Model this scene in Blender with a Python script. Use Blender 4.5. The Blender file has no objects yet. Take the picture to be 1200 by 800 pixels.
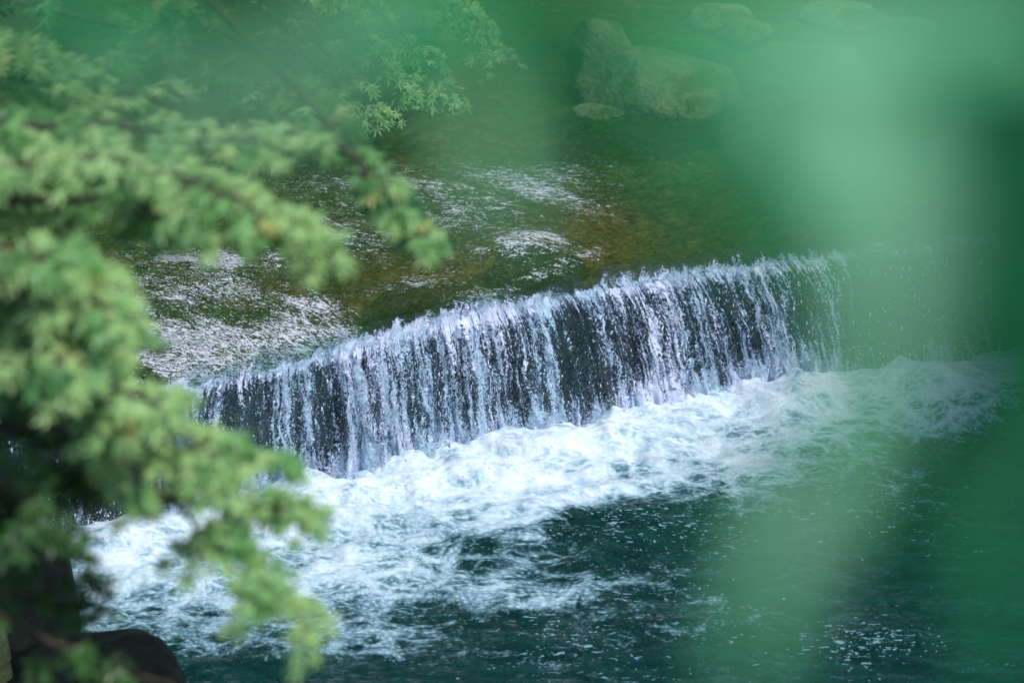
import bpy, bmesh, math, random
import numpy as np
from mathutils import Vector, Matrix, noise as mnoise

R = math.radians
rng = np.random.default_rng(7)
random.seed(7)
SC = bpy.context.scene
COL = SC.collection

# ------------------------------------------------------------------ camera, world, sun, exposure
PITCH = R(25.0); CAM_Z = 5.0; LENS = 85.0
FPX = 1200 * LENS / 36.0
cam_d = bpy.data.cameras.new('camera'); cam = bpy.data.objects.new('camera', cam_d)
COL.objects.link(cam); SC.camera = cam
cam.location = (0, 0, CAM_Z); cam.rotation_euler = (math.pi / 2 - PITCH, 0, 0)
cam_d.lens = LENS; cam_d.sensor_width = 36; cam_d.clip_start = 0.02; cam_d.clip_end = 600
cam_d.dof.use_dof = True; cam_d.dof.focus_distance = 12.0; cam_d.dof.aperture_fstop = 2.2
cam_d.dof.aperture_blades = 0

SUN_EL, SUN_AZ = R(58), R(112)          # sun stands high at the right, a little behind the viewer (azimuth from +Y)
w = bpy.data.worlds.new('World'); SC.world = w; w.use_nodes = True
nt = w.node_tree; nt.nodes.clear()
sky = nt.nodes.new('ShaderNodeTexSky'); sky.sky_type = 'NISHITA'; sky.sun_disc = False
sky.sun_elevation = SUN_EL; sky.sun_rotation = SUN_AZ
sky.air_density = 1.0; sky.dust_density = 1.2; sky.ozone_density = 1.5
bg = nt.nodes.new('ShaderNodeBackground'); bg.inputs['Strength'].default_value = 0.15
wo = nt.nodes.new('ShaderNodeOutputWorld')
nt.links.new(sky.outputs[0], bg.inputs['Color']); nt.links.new(bg.outputs[0], wo.inputs['Surface'])
sd = bpy.data.lights.new('sun', 'SUN'); sd.energy = 3.2; sd.angle = R(2); sd.color = (1.0, 0.96, 0.9)
sun = bpy.data.objects.new('sun', sd); COL.objects.link(sun)
sdir = Vector((math.sin(SUN_AZ) * math.cos(SUN_EL), math.cos(SUN_AZ) * math.cos(SUN_EL), math.sin(SUN_EL)))
sun.rotation_euler = sdir.to_track_quat('Z', 'Y').to_euler(); sun.location = (0, 30, 40)
SC.view_settings.view_transform = 'Standard'; SC.view_settings.look = 'None'
SC.view_settings.exposure = 0.25; SC.view_settings.gamma = 1.0
cy = SC.cycles
cy.use_denoising = True; cy.max_bounces = 8; cy.transparent_max_bounces = 24
cy.sample_clamp_indirect = 4.0; cy.sample_clamp_direct = 12.0; cy.caustics_reflective = False; cy.caustics_refractive = False
cy.use_adaptive_sampling = False

# ------------------------------------------------------------------ helpers
FW = Vector((0, math.cos(PITCH), -math.sin(PITCH))); UP = Vector((0, math.sin(PITCH), math.cos(PITCH)))
CAM = Vector((0, 0, CAM_Z))
def at_z(px, py, z):
    d = FW + Vector((1, 0, 0)) * ((px - 600) / FPX) + UP * (-(py - 400) / FPX)
    return CAM + d * ((z - CAM_Z) / d.z)
def at_d(px, py, depth):
    d = FW + Vector((1, 0, 0)) * ((px - 600) / FPX) + UP * (-(py - 400) / FPX)
    return CAM + d * depth
def px_of(x, y, z):                      # arrays -> where a world point is seen, used to lay out the stream map
    dy, dz = y, z - CAM_Z
    dep = dy * math.cos(PITCH) - dz * math.sin(PITCH)
    up = dy * math.sin(PITCH) + dz * math.cos(PITCH)
    return 600 + FPX * x / dep, 400 - FPX * up / dep

_tab = {}
def vn(x, y, seed=0):
    if seed not in _tab: _tab[seed] = np.random.default_rng(1000 + seed).random((256, 256))
    T = _tab[seed]
    xi = np.floor(x).astype(int); yi = np.floor(y).astype(int)
    fx = x - xi; fy = y - yi
    fx = fx * fx * fx * (fx * (fx * 6 - 15) + 10); fy = fy * fy * fy * (fy * (fy * 6 - 15) + 10)
    a = T[xi % 256, yi % 256]; b = T[(xi + 1) % 256, yi % 256]; c = T[xi % 256, (yi + 1) % 256]; d = T[(xi + 1) % 256, (yi + 1) % 256]
    return (a * (1 - fx) + b * fx) * (1 - fy) + (c * (1 - fx) + d * fx) * fy
def fbm(x, y, seed=0, oct=4, gain=0.5):
    s = 0; a = 1; t = 0
    for k in range(oct):
        s = s + a * vn(x * 2 ** k + 17.3 * k, y * 2 ** k + 5.1 * k, seed + k); t += a; a *= gain
    return s / t
def ridge(x, y, seed=0, oct=4):
    s = 0; a = 1; t = 0
    for k in range(oct):
        s = s + a * (1 - np.abs(2 * vn(x * 2 ** k + 9.7 * k, y * 2 ** k + 3.3 * k, seed + k) - 1)); t += a; a *= 0.5
    return s / t
def sst(a, b, x):
    t = np.clip((x - a) / (b - a), 0, 1); return t * t * (3 - 2 * t)

def tag(o, label=None, cat=None, group=None, kind=None):
    if label: o['label'] = label
    if cat: o['category'] = cat
    if group: o['group'] = group
    if kind: o['kind'] = kind
    return o
def empty(name, loc=(0, 0, 0), rz=0):
    o = bpy.data.objects.new(name, None); COL.objects.link(o); o.location = loc; o.rotation_euler = (0, 0, rz); o.empty_display_size = 0.1
    return o
def mesh_np(name, V, Fc, mat, parent=None, smooth=True, attrs=None):
    V = np.asarray(V, dtype=np.float32).reshape(-1, 3); Fc = np.asarray(Fc, dtype=np.int32)
    k = Fc.shape[1]; n = len(Fc)
    me = bpy.data.meshes.new(name)
    me.vertices.add(len(V)); me.vertices.foreach_set('co', V.ravel())
    me.loops.add(n * k); me.loops.foreach_set('vertex_index', Fc.ravel())
    me.polygons.add(n); me.polygons.foreach_set('loop_start', np.arange(n, dtype=np.int32) * k)
    try: me.polygons.foreach_set('loop_total', np.full(n, k, dtype=np.int32))
    except Exception: pass
    me.polygons.foreach_set('use_smooth', np.full(n, smooth))
    me.update(calc_edges=True)
    for a, val in (attrs or {}).items():
        val = np.asarray(val, dtype=np.float32)
        if val.ndim == 1:
            at = me.attributes.new(a, 'FLOAT', 'POINT'); at.data.foreach_set('value', val)
        else:
            at = me.attributes.new(a, 'FLOAT_VECTOR', 'POINT'); at.data.foreach_set('vector', val.ravel())
    if mat: me.materials.append(mat)
    o = bpy.data.objects.new(name, me); COL.objects.link(o)
    if parent: o.parent = parent
    return o
def grid_faces(nu, nv):                  # vertex index = i*nv + j
    i, j = np.meshgrid(np.arange(nu - 1), np.arange(nv - 1), indexing='ij')
    a = (i * nv + j).ravel()
    return np.stack([a, a + nv, a + nv + 1, a + 1], 1)

class MB:                                # collects polygons (padded triangles) into one mesh
    def __init__(s): s.V = []; s.F = []; s.A = []; s.n = 0
    def add(s, V, F, a=0.0):
        V = np.asarray(V, dtype=float); F = np.asarray(F, dtype=int)
        s.V.append(V); s.F.append(F + s.n); s.A.append(np.full(len(V), a) if np.isscalar(a) else np.asarray(a)); s.n += len(V)
    def build(s, name, mat, parent=None, smooth=True, attr='vary'):
        return mesh_np(name, np.concatenate(s.V), np.concatenate(s.F), mat, parent, smooth, {attr: np.concatenate(s.A)})
def tube(mb, pts, rads, n=6, a=0.5):
    pts = [Vector(p) for p in pts]; V = []
    for i, p in enumerate(pts):
        t = (pts[min(i + 1, len(pts) - 1)] - pts[max(i - 1, 0)]).normalized()
        u = t.cross(Vector((0.31, 0.2, 0.93))).normalized(); v = t.cross(u)
        for k in range(n):
            an = 2 * math.pi * k / n
            V.append(p + (u * math.cos(an) + v * math.sin(an)) * rads[i])
    V = [tuple(x) for x in V]; F = []
    for i in range(len(pts) - 1):
        for k in range(n):
            a0 = i * n + k; a1 = i * n + (k + 1) % n
            F += [(a0, a1, a1 + n), (a0, a1 + n, a0 + n)]
    V.append(tuple(pts[0])); V.append(tuple(pts[-1])); c0 = len(V) - 2; c1 = len(V) - 1; L = (len(pts) - 1) * n
    for k in range(n):
        F.append((c0, (k + 1) % n, k)); F.append((c1, L + k, L + (k + 1) % n))
    mb.add(V, F, a)

# ------------------------------------------------------------------ materials
class NT:
    def __init__(s, name):
        s.m = bpy.data.materials.new(name); s.m.use_nodes = True; s.t = s.m.node_tree; s.t.nodes.clear()
        s.out = s.N('ShaderNodeOutputMaterial')
    def N(s, typ, **kw):
        n = s.t.nodes.new(typ)
        for k, v in kw.items(): setattr(n, k, v)
        return n
    def L(s, a, b): s.t.links.new(a, b)
    def set(s, sock, v):
        if isinstance(v, bpy.types.NodeSocket): s.L(v, sock)
        else: sock.default_value = v
    def math(s, op, a, b=0.0, c=None, clamp=False):
        n = s.N('ShaderNodeMath', operation=op, use_clamp=clamp)
        s.set(n.inputs[0], a); s.set(n.inputs[1], b)
        if c is not None: s.set(n.inputs[2], c)
        return n.outputs[0]
    def coords(s, scale=(1, 1, 1), rot=(0, 0, 0), src=None):
        mp = s.N('ShaderNodeMapping'); mp.inputs['Scale'].default_value = scale; mp.inputs['Rotation'].default_value = rot
        s.L(src if src else s.N('ShaderNodeTexCoord').outputs['Object'], mp.inputs[0]); return mp.outputs[0]
    def flow(s, deg, along, across, src=None):
        mp = s.N('ShaderNodeMapping', vector_type='TEXTURE'); mp.inputs['Rotation'].default_value = (0, 0, R(deg)); mp.inputs['Scale'].default_value = (along, across, 1)
        s.L(src if src else s.N('ShaderNodeTexCoord').outputs['Object'], mp.inputs[0]); return mp.outputs[0]
    def noise(s, vec, scale, detail=4, rough=0.5, dist=0.0, out='Fac'):
        n = s.N('ShaderNodeTexNoise'); n.inputs['Scale'].default_value = scale; n.inputs['Detail'].default_value = detail
        n.inputs['Roughness'].default_value = rough; n.inputs['Distortion'].default_value = dist; s.L(vec, n.inputs['Vector'])
        return n.outputs[out]
    def voro(s, vec, scale, feature='F1', out='Distance', rnd=1.0):
        n = s.N('ShaderNodeTexVoronoi', feature=feature); n.inputs['Scale'].default_value = scale
        n.inputs['Randomness'].default_value = rnd; s.L(vec, n.inputs['Vector']); return n.outputs[out]
    def rng(s, v, a, b, c=0.0, d=1.0, smooth=True):
        n = s.N('ShaderNodeMapRange', interpolation_type='SMOOTHSTEP' if smooth else 'LINEAR')
        s.set(n.inputs[0], v)
        for i, x in enumerate((a, b, c, d)): s.set(n.inputs[i + 1], x)
        return n.outputs[0]
    def ramp(s, v, stops):
        n = s.N('ShaderNodeValToRGB'); e = n.color_ramp.elements
        while len(e) < len(stops): e.new(0.5)
        for k, (p, c) in enumerate(stops): e[k].position = p; e[k].color = (*c, 1)
        s.set(n.inputs[0], v); return n.outputs[0]
    def mixc(s, f, a, b):
        n = s.N('ShaderNodeMix', data_type='RGBA'); s.set(n.inputs[0], f)
        s.set(n.inputs[6], a if not isinstance(a, tuple) else (*a, 1)); s.set(n.inputs[7], b if not isinstance(b, tuple) else (*b, 1)); return n.outputs[2]
    def attr(s, name, out='Fac'): return s.N('ShaderNodeAttribute', attribute_name=name).outputs[out]
    def bump(s, h, dist, strength=1.0, nrm=None):
        n = s.N('ShaderNodeBump'); n.inputs['Strength'].default_value = strength; n.inputs['Distance'].default_value = dist
        s.L(h, n.inputs['Height'])
        if nrm: s.L(nrm, n.inputs['Normal'])
        return n.outputs[0]
    def bsdf(s, color, rough=0.5, nrm=None, **kw):
        n = s.N('ShaderNodeBsdfPrincipled'); s.set(n.inputs['Base Color'], color if not isinstance(color, tuple) else (*color, 1))
        s.set(n.inputs['Roughness'], rough)
        if nrm: s.L(nrm, n.inputs['Normal'])
        for k, v in kw.items(): s.set(n.inputs[k.replace('_', ' ')], v)
        return n.outputs[0]
    def mixs(s, f, a, b):
        n = s.N('ShaderNodeMixShader'); s.set(n.inputs[0], f); s.L(a, n.inputs[1]); s.L(b, n.inputs[2]); return n.outputs[0]
    def done(s, sh): s.L(sh, s.out.inputs[0]); return s.m

FOAM = (0.66, 0.75, 0.81)

def mat_water_upper():
    m = NT('stream_water'); c = m.coords((0.75, 1.15, 1.0), (0, 0, R(-12)))
    fo = m.attr('foam')
    wv = m.noise(c, 6, 3, 0.5, 0.6); rp = m.noise(c, 24, 4, 0.62, 0.8); fi = m.noise(c, 85, 3, 0.6, 0.3)
    rough = m.attr('rough')
    h = m.math('ADD', m.math('MULTIPLY', wv, 1.3), m.math('ADD', m.math('MULTIPLY', rp, 0.55), m.math('MULTIPLY', fi, 0.16)))
    h = m.math('MULTIPLY', h, rough)
    b = m.bump(h, 0.085, 1.0)
    gl = m.N('ShaderNodeBsdfGlossy'); gl.inputs['Roughness'].default_value = 0.06; m.L(b, gl.inputs['Normal'])
    tr = m.N('ShaderNodeBsdfTransparent'); tr.inputs['Color'].default_value = (0.80, 0.90, 0.80, 1)
    body = m.N('ShaderNodeBsdfDiffuse'); body.inputs['Color'].default_value = (0.085, 0.23, 0.055, 1); m.L(b, body.inputs['Normal'])
    fr = m.N('ShaderNodeFresnel'); fr.inputs['IOR'].default_value = 1.34; m.L(b, fr.inputs['Normal'])
    s = m.mixs(m.math('MULTIPLY', fr.outputs[0], 1.3, clamp=True), m.mixs(0.28, tr.outputs[0], body.outputs[0]), gl.outputs[0])
    # ragged foam flecks, also painting sky glints on the ripples in white
    n1 = m.noise(m.flow(-8, 1.5, 0.6), 20, 6, 0.78, 1.2)
    nA = m.noise(m.flow(-47, 1.9, 0.7), 24, 6, 0.80, 1.6)
    mx = m.N('ShaderNodeMix', data_type='FLOAT'); m.L(m.attr('chute'), mx.inputs[0]); m.L(n1, mx.inputs[2]); m.L(nA, mx.inputs[3]); n1 = mx.outputs[0]
    n2 = m.noise(c, 85, 4, 0.7, 1.2)
    v = m.math('ADD', m.math('MULTIPLY', n1, 0.56), m.math('MULTIPLY', n2, 0.44))
    mask = m.rng(m.math('ADD', v, m.math('MULTIPLY', m.math('SUBTRACT', fo, 0.5), 0.24)), 0.495, 0.525)
    mask = m.math('MULTIPLY', mask, m.rng(fo, 0.02, 0.15))
    foam = m.bsdf((0.72, 0.78, 0.92), 0.3, m.bump(v, 0.02, 0.7), Specular_IOR_Level=0.8)
    return m.done(m.mixs(m.math('MULTIPLY', mask, 0.85), s, foam))

def mat_curtain():
    # uv: x = metres along the crest, y = metres down the fall
    m = NT('falling_water'); uv = m.attr('uvw', 'Vector'); dens = m.attr('foam')
    sep = m.N('ShaderNodeSeparateXYZ'); m.L(uv, sep.inputs[0])
    wob = m.noise(m.coords((2.2, 1.6, 1), src=uv), 3, 3, 0.5)
    cx = m.N('ShaderNodeCombineXYZ'); m.L(m.math('ADD', sep.outputs[0], m.math('MULTIPLY', m.math('SUBTRACT', wob, 0.5), 0.10)), cx.inputs[0]); m.L(sep.outputs[1], cx.inputs[1])
    u2 = cx.outputs[0]
    st = m.noise(m.coords((1, 0.10, 1), src=u2), 15, 4, 0.6)               # broad ropes
    st2 = m.noise(m.coords((1, 0.07, 1), src=u2), 36, 3, 0.6, 0.15)         # thin threads
    bl = m.noise(m.coords((1, 0.60, 1), src=u2), 46, 4, 0.75, 2.4)         # beads and curls
    bf = m.noise(m.coords((1, 0.75, 1), src=u2), 120, 2, 0.6, 0.8)
    v = m.math('ADD', m.math('ADD', m.math('MULTIPLY', st, 0.24), m.math('MULTIPLY', st2, 0.28)),
               m.math('ADD', m.math('MULTIPLY', bl, 0.35), m.math('MULTIPLY', bf, 0.13)))
    v2 = m.math('ADD', v, m.math('MULTIPLY', m.math('SUBTRACT', dens, 0.5), 0.30))
    mask = m.rng(v2, 0.520, 0.545)
    hb = m.math('ADD', m.math('MULTIPLY', bl, 0.75), m.math('ADD', m.math('MULTIPLY', st2, 0.5), m.math('MULTIPLY', bf, 0.35)))
    b = m.bump(hb, 0.012, 1.0)
    core = m.rng(v2, 0.520, 0.575)
    col = m.mixc(core, (0.08, 0.14, 0.32), (0.66, 0.76, 0.98))  # blue shadow at rope edges and lavender sky reflection put into the colour
    white = m.bsdf(col, 0.12, b, Specular_IOR_Level=1.0)
    gl = m.N('ShaderNodeBsdfGlossy'); gl.inputs['Roughness'].default_value = 0.05; m.L(b, gl.inputs['Normal'])
    tr = m.N('ShaderNodeBsdfTransparent'); tr.inputs['Color'].default_value = (0.86, 0.96, 0.96, 1)
    fr = m.N('ShaderNodeFresnel'); fr.inputs['IOR'].default_value = 1.34; m.L(b, fr.inputs['Normal'])
    film = m.mixs(m.math('MULTIPLY', fr.outputs[0], 0.25), tr.outputs[0], gl.outputs[0])
    clear = m.N('ShaderNodeBsdfTransparent')
    film = m.mixs(m.rng(dens, 0.05, 0.3), clear.outputs[0], film)
    return m.done(m.mixs(m.math('MULTIPLY', mask, 0.92), film, white))

def mat_pool():
    m = NT('plunge_pool_water'); P = m.coords()
    fo = m.attr('foam')
    wob = m.N('ShaderNodeTexNoise'); wob.inputs['Scale'].default_value = 2.2; wob.inputs['Detail'].default_value = 3; m.L(P, wob.inputs['Vector'])
    va = m.N('ShaderNodeVectorMath', operation='SCALE'); m.L(wob.outputs['Color'], va.inputs[0]); va.inputs['Scale'].default_value = 0.20
    vb = m.N('ShaderNodeVectorMath', operation='ADD'); m.L(P, vb.inputs[0]); m.L(va.outputs[0], vb.inputs[1])
    Q = vb.outputs[0]
    lc = m.voro(m.coords((0.8, 1.3, 1), (0, 0, R(-20)), Q), 4.2, 'DISTANCE_TO_EDGE'); lc2 = m.voro(m.coords((0.8, 1.5, 1), (0, 0, R(-20)), Q), 11, 'DISTANCE_TO_EDGE')
    lace = m.math('MAXIMUM', m.rng(lc, 0.0, 0.22, 1, 0), m.math('MULTIPLY', m.rng(lc2, 0.0, 0.22, 1, 0), 0.75))
    n1 = m.noise(m.coords((1.0, 1.3, 1), (0, 0, 0), Q), 7.5, 7, 0.68, 0.15)
    bb = m.voro(m.coords((1, 1.2, 1), (0, 0, 0), Q), 38, 'F1')
    n2 = m.math('ADD', m.math('MULTIPLY', m.noise(m.coords((0.9, 1.2, 1), (0, 0, 0), Q), 60, 4, 0.7, 0.2), 0.7), m.math('MULTIPLY', m.rng(bb, 0.0, 0.7, 1, 0), 0.3))
    v = m.math('ADD', m.math('MULTIPLY', lace, 0.19), m.math('ADD', m.math('MULTIPLY', n1, 0.54), m.math('MULTIPLY', n2, 0.42)))
    x = m.math('ADD', v, m.math('MULTIPLY', m.math('SUBTRACT', fo, 0.5), 0.55))
    mask = m.rng(x, 0.50, 0.84)
    # separate flecks and bubbles riding on the dark water
    fl = m.noise(m.coords((0.55, 1.3, 1), (0, 0, R(-8)), P), 42, 3, 0.55, 0.8)
    flm = m.math('MULTIPLY', m.rng(m.math('ADD', fl, m.math('MULTIPLY', m.attr('fleck'), 0.22)), 0.76, 0.80), 0.8)
    bub = m.math('MULTIPLY', m.rng(m.voro(P, 26, 'F1'), 0.10, 0.16, 1, 0), m.rng(m.math('ADD', m.noise(P, 3.1, 2), m.math('MULTIPLY', m.attr('fleck'), 0.3)), 0.66, 0.74))
    mask = m.math('MAXIMUM', mask, m.math('MAXIMUM', flm, m.math('MULTIPLY', bub, 0.8)))
    rp = m.math('ADD', m.math('MULTIPLY', m.noise(m.coords((0.6, 1.2, 1)), 7, 6, 0.65, 1.2), 1.7), m.math('MULTIPLY', m.noise(P, 45, 3, 0.6, 0.5), 0.18))
    b = m.bump(rp, 0.10, 1.0)
    fr = m.N('ShaderNodeFresnel'); fr.inputs['IOR'].default_value = 1.34; m.L(b, fr.inputs['Normal'])
    water = m.bsdf((0.003, 0.052, 0.046), 0.06, b, IOR=1.34)
    fh = m.math('ADD', m.math('MULTIPLY', n2, 0.25), m.math('MULTIPLY', n1, 1.1))
    foam = m.bsdf(m.mixc(m.rng(x, 0.60, 1.15), (0.19, 0.37, 0.47), (0.68, 0.78, 0.85)), 0.6, m.bump(fh, 0.012, 0.8))
    return m.done(m.mixs(mask, water, foam))

def mat_ground():
    m = NT('stream_bed_and_bank'); P = m.coords(); bed = m.attr('bed'); mos = m.attr('moss')
    n = m.noise(P, 1.6, 5, 0.6); f = m.noise(P, 14, 5, 0.65); wp = m.N('ShaderNodeTexNoise'); wp.inputs['Scale'].default_value = 5; m.L(P, wp.inputs['Vector']); wsc = m.N('ShaderNodeVectorMath', operation='SCALE'); m.L(wp.outputs['Color'], wsc.inputs[0]); wsc.inputs['Scale'].default_value = 0.25; wad = m.N('ShaderNodeVectorMath', operation='ADD'); m.L(P, wad.inputs[0]); m.L(wsc.outputs[0], wad.inputs[1]); WQ = wad.outputs[0]; vs = m.voro(WQ, 9, 'F1', 'Color')
    sp = m.N('ShaderNodeSeparateColor'); m.L(vs, sp.inputs[0])
    ve = m.voro(WQ, 9, 'DISTANCE_TO_EDGE')
    stone = m.ramp(m.math('ADD', m.math('MULTIPLY', sp.outputs[0], 0.45), m.math('MULTIPLY', f, 0.55)),
                   [(0.2, (0.04, 0.09, 0.025)), (0.42, (0.12, 0.23, 0.05)), (0.62, (0.26, 0.27, 0.07)), (0.85, (0.42, 0.28, 0.09))])
    ochre = m.ramp(f, [(0.3, (0.22, 0.08, 0.02)), (0.5, (0.6, 0.29, 0.06)), (0.75, (0.75, 0.45, 0.12))])
    stone = m.mixc(m.attr('ochre'), stone, ochre)
    stone = m.mixc(m.math('MULTIPLY', m.rng(ve, 0.0, 0.14, 1, 0), 0.5), stone, (0.012, 0.014, 0.008))
    soil = m.ramp(m.math('ADD', m.math('MULTIPLY', n, 0.5), m.math('MULTIPLY', f, 0.5)), [(0.3, (0.02, 0.016, 0.010)), (0.5, (0.025, 0.04, 0.012)), (0.7, (0.03, 0.075, 0.02))])
    col = m.mixc(bed, soil, stone)
    return m.done(m.bsdf(col, 0.75, m.bump(f, 0.05, 0.8)))

def mat_rock(name, dark, mid, light, wet=0.45, mossy=1.0):
    m = NT(name); P = m.coords(); n = m.noise(P, 5, 6, 0.62, 0.4); f = m.noise(P, 34, 4, 0.6)
    g = m.N('ShaderNodeNewGeometry'); s = m.N('ShaderNodeSeparateXYZ'); m.L(g.outputs['Normal'], s.inputs[0])
    col = m.ramp(m.math('ADD', m.math('MULTIPLY', n, 0.65), m.math('MULTIPLY', f, 0.35)), [(0.32, dark), (0.52, mid), (0.72, light)])
    moss = m.ramp(f, [(0.3, (0.02, 0.05, 0.012)), (0.7, (0.06, 0.13, 0.03))])
    col = m.mixc(m.math('MULTIPLY', m.math('MULTIPLY', m.rng(s.outputs[2], 0.1, 0.8), mossy), m.rng(m.noise(P, 3.2, 4, 0.6), 0.45, 0.6)), col, moss)
    return m.done(m.bsdf(col, wet, m.bump(m.math('ADD', n, m.math('MULTIPLY', f, 0.3)), 0.05 * mossy + 0.012, 0.9), Specular_IOR_Level=0.04 + 0.36 * mossy))

def mat_bark():
    m = NT('bark'); n = m.noise(m.coords((1, 1, 0.25)), 30, 5, 0.6)
    return m.done(m.bsdf(m.ramp(n, [(0.3, (0.03, 0.02, 0.014)), (0.7, (0.11, 0.08, 0.06))]), 0.8, m.bump(n, 0.02, 0.8)))

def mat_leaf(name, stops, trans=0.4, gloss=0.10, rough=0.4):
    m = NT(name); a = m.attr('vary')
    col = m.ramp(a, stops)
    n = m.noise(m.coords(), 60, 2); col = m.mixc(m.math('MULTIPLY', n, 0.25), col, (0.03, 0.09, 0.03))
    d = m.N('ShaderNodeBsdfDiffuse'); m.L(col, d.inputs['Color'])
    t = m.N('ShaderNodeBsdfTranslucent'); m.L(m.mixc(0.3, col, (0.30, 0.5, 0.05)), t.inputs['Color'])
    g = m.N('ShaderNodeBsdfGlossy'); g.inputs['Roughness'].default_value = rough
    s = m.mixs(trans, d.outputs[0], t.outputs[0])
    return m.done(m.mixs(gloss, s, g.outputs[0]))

def mat_weir():
    m = NT('weir_stone'); P = m.coords(); n = m.noise(P, 8, 6, 0.65); f = m.noise(P, 50, 3, 0.6)
    col = m.ramp(n, [(0.3, (0.002, 0.012, 0.014)), (0.55, (0.006, 0.030, 0.030)), (0.75, (0.02, 0.06, 0.045))])
    return m.done(m.bsdf(col, 0.25, m.bump(m.math('ADD', n, m.math('MULTIPLY', f, 0.3)), 0.06, 1.0)))

def mat_drop():
    m = NT('spray'); return m.done(m.bsdf((0.80, 0.86, 0.97), 0.1, Specular_IOR_Level=1.0))

M = dict(upper=mat_water_upper(), curtain=mat_curtain(), pool=mat_pool(), ground=mat_ground(), bark=mat_bark(), weir=mat_weir(), drop=mat_drop(),
         rock=mat_rock('boulder_stone', (0.06, 0.11, 0.06), (0.15, 0.22, 0.12), (0.28, 0.35, 0.22), 0.6),
         shadedrock=mat_rock('shaded_wet_stone', (0.002, 0.004, 0.004), (0.005, 0.008, 0.008), (0.014, 0.019, 0.016), 0.65, 0.0),  # tree shade over the left bank is put into this near-black colour
         brownrock=mat_rock('brown_stone', (0.06, 0.03, 0.012), (0.2, 0.10, 0.035), (0.36, 0.22, 0.09), 0.3),
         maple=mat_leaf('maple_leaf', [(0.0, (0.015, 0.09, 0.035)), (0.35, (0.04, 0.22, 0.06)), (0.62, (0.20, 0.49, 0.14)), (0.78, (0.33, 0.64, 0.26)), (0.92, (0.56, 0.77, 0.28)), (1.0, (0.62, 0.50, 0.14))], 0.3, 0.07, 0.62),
         mapledark=mat_leaf('shaded_maple_leaf', [(0.0, (0.01, 0.06, 0.02)), (0.5, (0.03, 0.12, 0.035)), (1.0, (0.1, 0.24, 0.06))], 0.3, 0.06, 0.45),  # darker copy of the maple leaf, shade put into the colour
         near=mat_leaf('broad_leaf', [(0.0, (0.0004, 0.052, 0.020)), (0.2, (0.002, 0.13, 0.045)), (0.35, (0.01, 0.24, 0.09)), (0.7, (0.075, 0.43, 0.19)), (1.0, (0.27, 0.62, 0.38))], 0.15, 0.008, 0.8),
         forest=mat_leaf('forest_leaf', [(0.0, (0.008, 0.035, 0.010)), (0.5, (0.02, 0.075, 0.02)), (1.0, (0.06, 0.14, 0.03))], 0.3, 0.03))

# ------------------------------------------------------------------ stream plan: crest of the weir and foot of the fall
DROP = 0.62; LOW = -DROP
cr_px = [(-900, 640), (-200, 520), (60, 480), (200, 455), (340, 425), (450, 392), (560, 362), (640, 350), (720, 328), (800, 322), (880, 310), (970, 300), (1080, 285), (1250, 262), (1900, 190)]
ba_px = [(-900, 840), (-200, 700), (60, 642), (185, 612), (350, 572), (470, 547), (585, 526), (680, 502), (765, 480), (850, 463), (925, 450), (1002, 438), (1110, 428), (1280, 408), (1930, 330)]
cr = np.array([at_z(x, y, 0.0)[:2] for x, y in cr_px]); ba = np.array([at_z(x, y, LOW)[:2] for x, y in ba_px])
# smooth resample by arc length
def resample(P, s_in, s_out):
    # piecewise-linear then light smoothing
    X = np.interp(s_out, s_in, P[:, 0]); Y = np.interp(s_out, s_in, P[:, 1])
    return X, Y
seg = np.r_[0, np.cumsum(np.hypot(*np.diff(cr, axis=0).T))]
def smooth1(a, k):
    ker = np.hanning(k); ker /= ker.sum(); return np.convolve(np.pad(a, k // 2, mode='edge'), ker, 'same')[k // 2:-(k // 2)]
S = np.arange(0, seg[-1], 0.01)
CX, CY = resample(cr, seg, S); BX, BY = resample(ba, seg, S)
CX, CY, BX, BY = [smooth1(a, 61) for a in (CX, CY, BX, BY)]
# the lip is not straight: small notches
CY = CY + 0.05 * (fbm(S * 1.6, S * 0, 11, 3) - 0.5)
BY = BY + 0.05 * (fbm(S * 2.2, S * 0 + 3, 12, 3) - 0.5)
def crestY(x): return np.interp(x, CX, CY)
def baseY(x): return np.interp(x, BX, BY)

def blobs(px, py, L):
    s = 0
    for (cx_, cy_, rx, ry, ang, amp) in L:
        a = R(ang); dx = px - cx_; dy = py - cy_
        u = dx * math.cos(a) + dy * math.sin(a); v = -dx * math.sin(a) + dy * math.cos(a)
        s = s + amp * np.exp(-((u / rx) ** 2 + (v / ry) ** 2))
    return s

# upper stream surface (downstream end bends over the lip and runs down the face as a clear film)
xs = np.unique(np.r_[np.arange(-12, -3.4, 0.12), np.arange(-3.4, 3.8, 0.022), np.arange(3.8, 12, 0.12)])
ts = np.unique(np.r_[np.arange(0, 3.0, 0.016), np.arange(3.0, 7.5, 0.03), np.arange(7.5, 32, 0.3)])
X, T = np.meshgrid(xs, ts, indexing='ij')
Y = crestY(X) + T
px, py = px_of(X, Y, 0 * X)
fade = sst(0, 0.35, T)
Z = -0.035 * (1 - sst(0, 0.5, T)) + 0.010 * (fbm(X * 9, Y * 10, 30, 4) - 0.5) * 2 + 0.014 * (fbm(X * 2, Y * 2.4, 35, 3) - 0.5)
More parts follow.
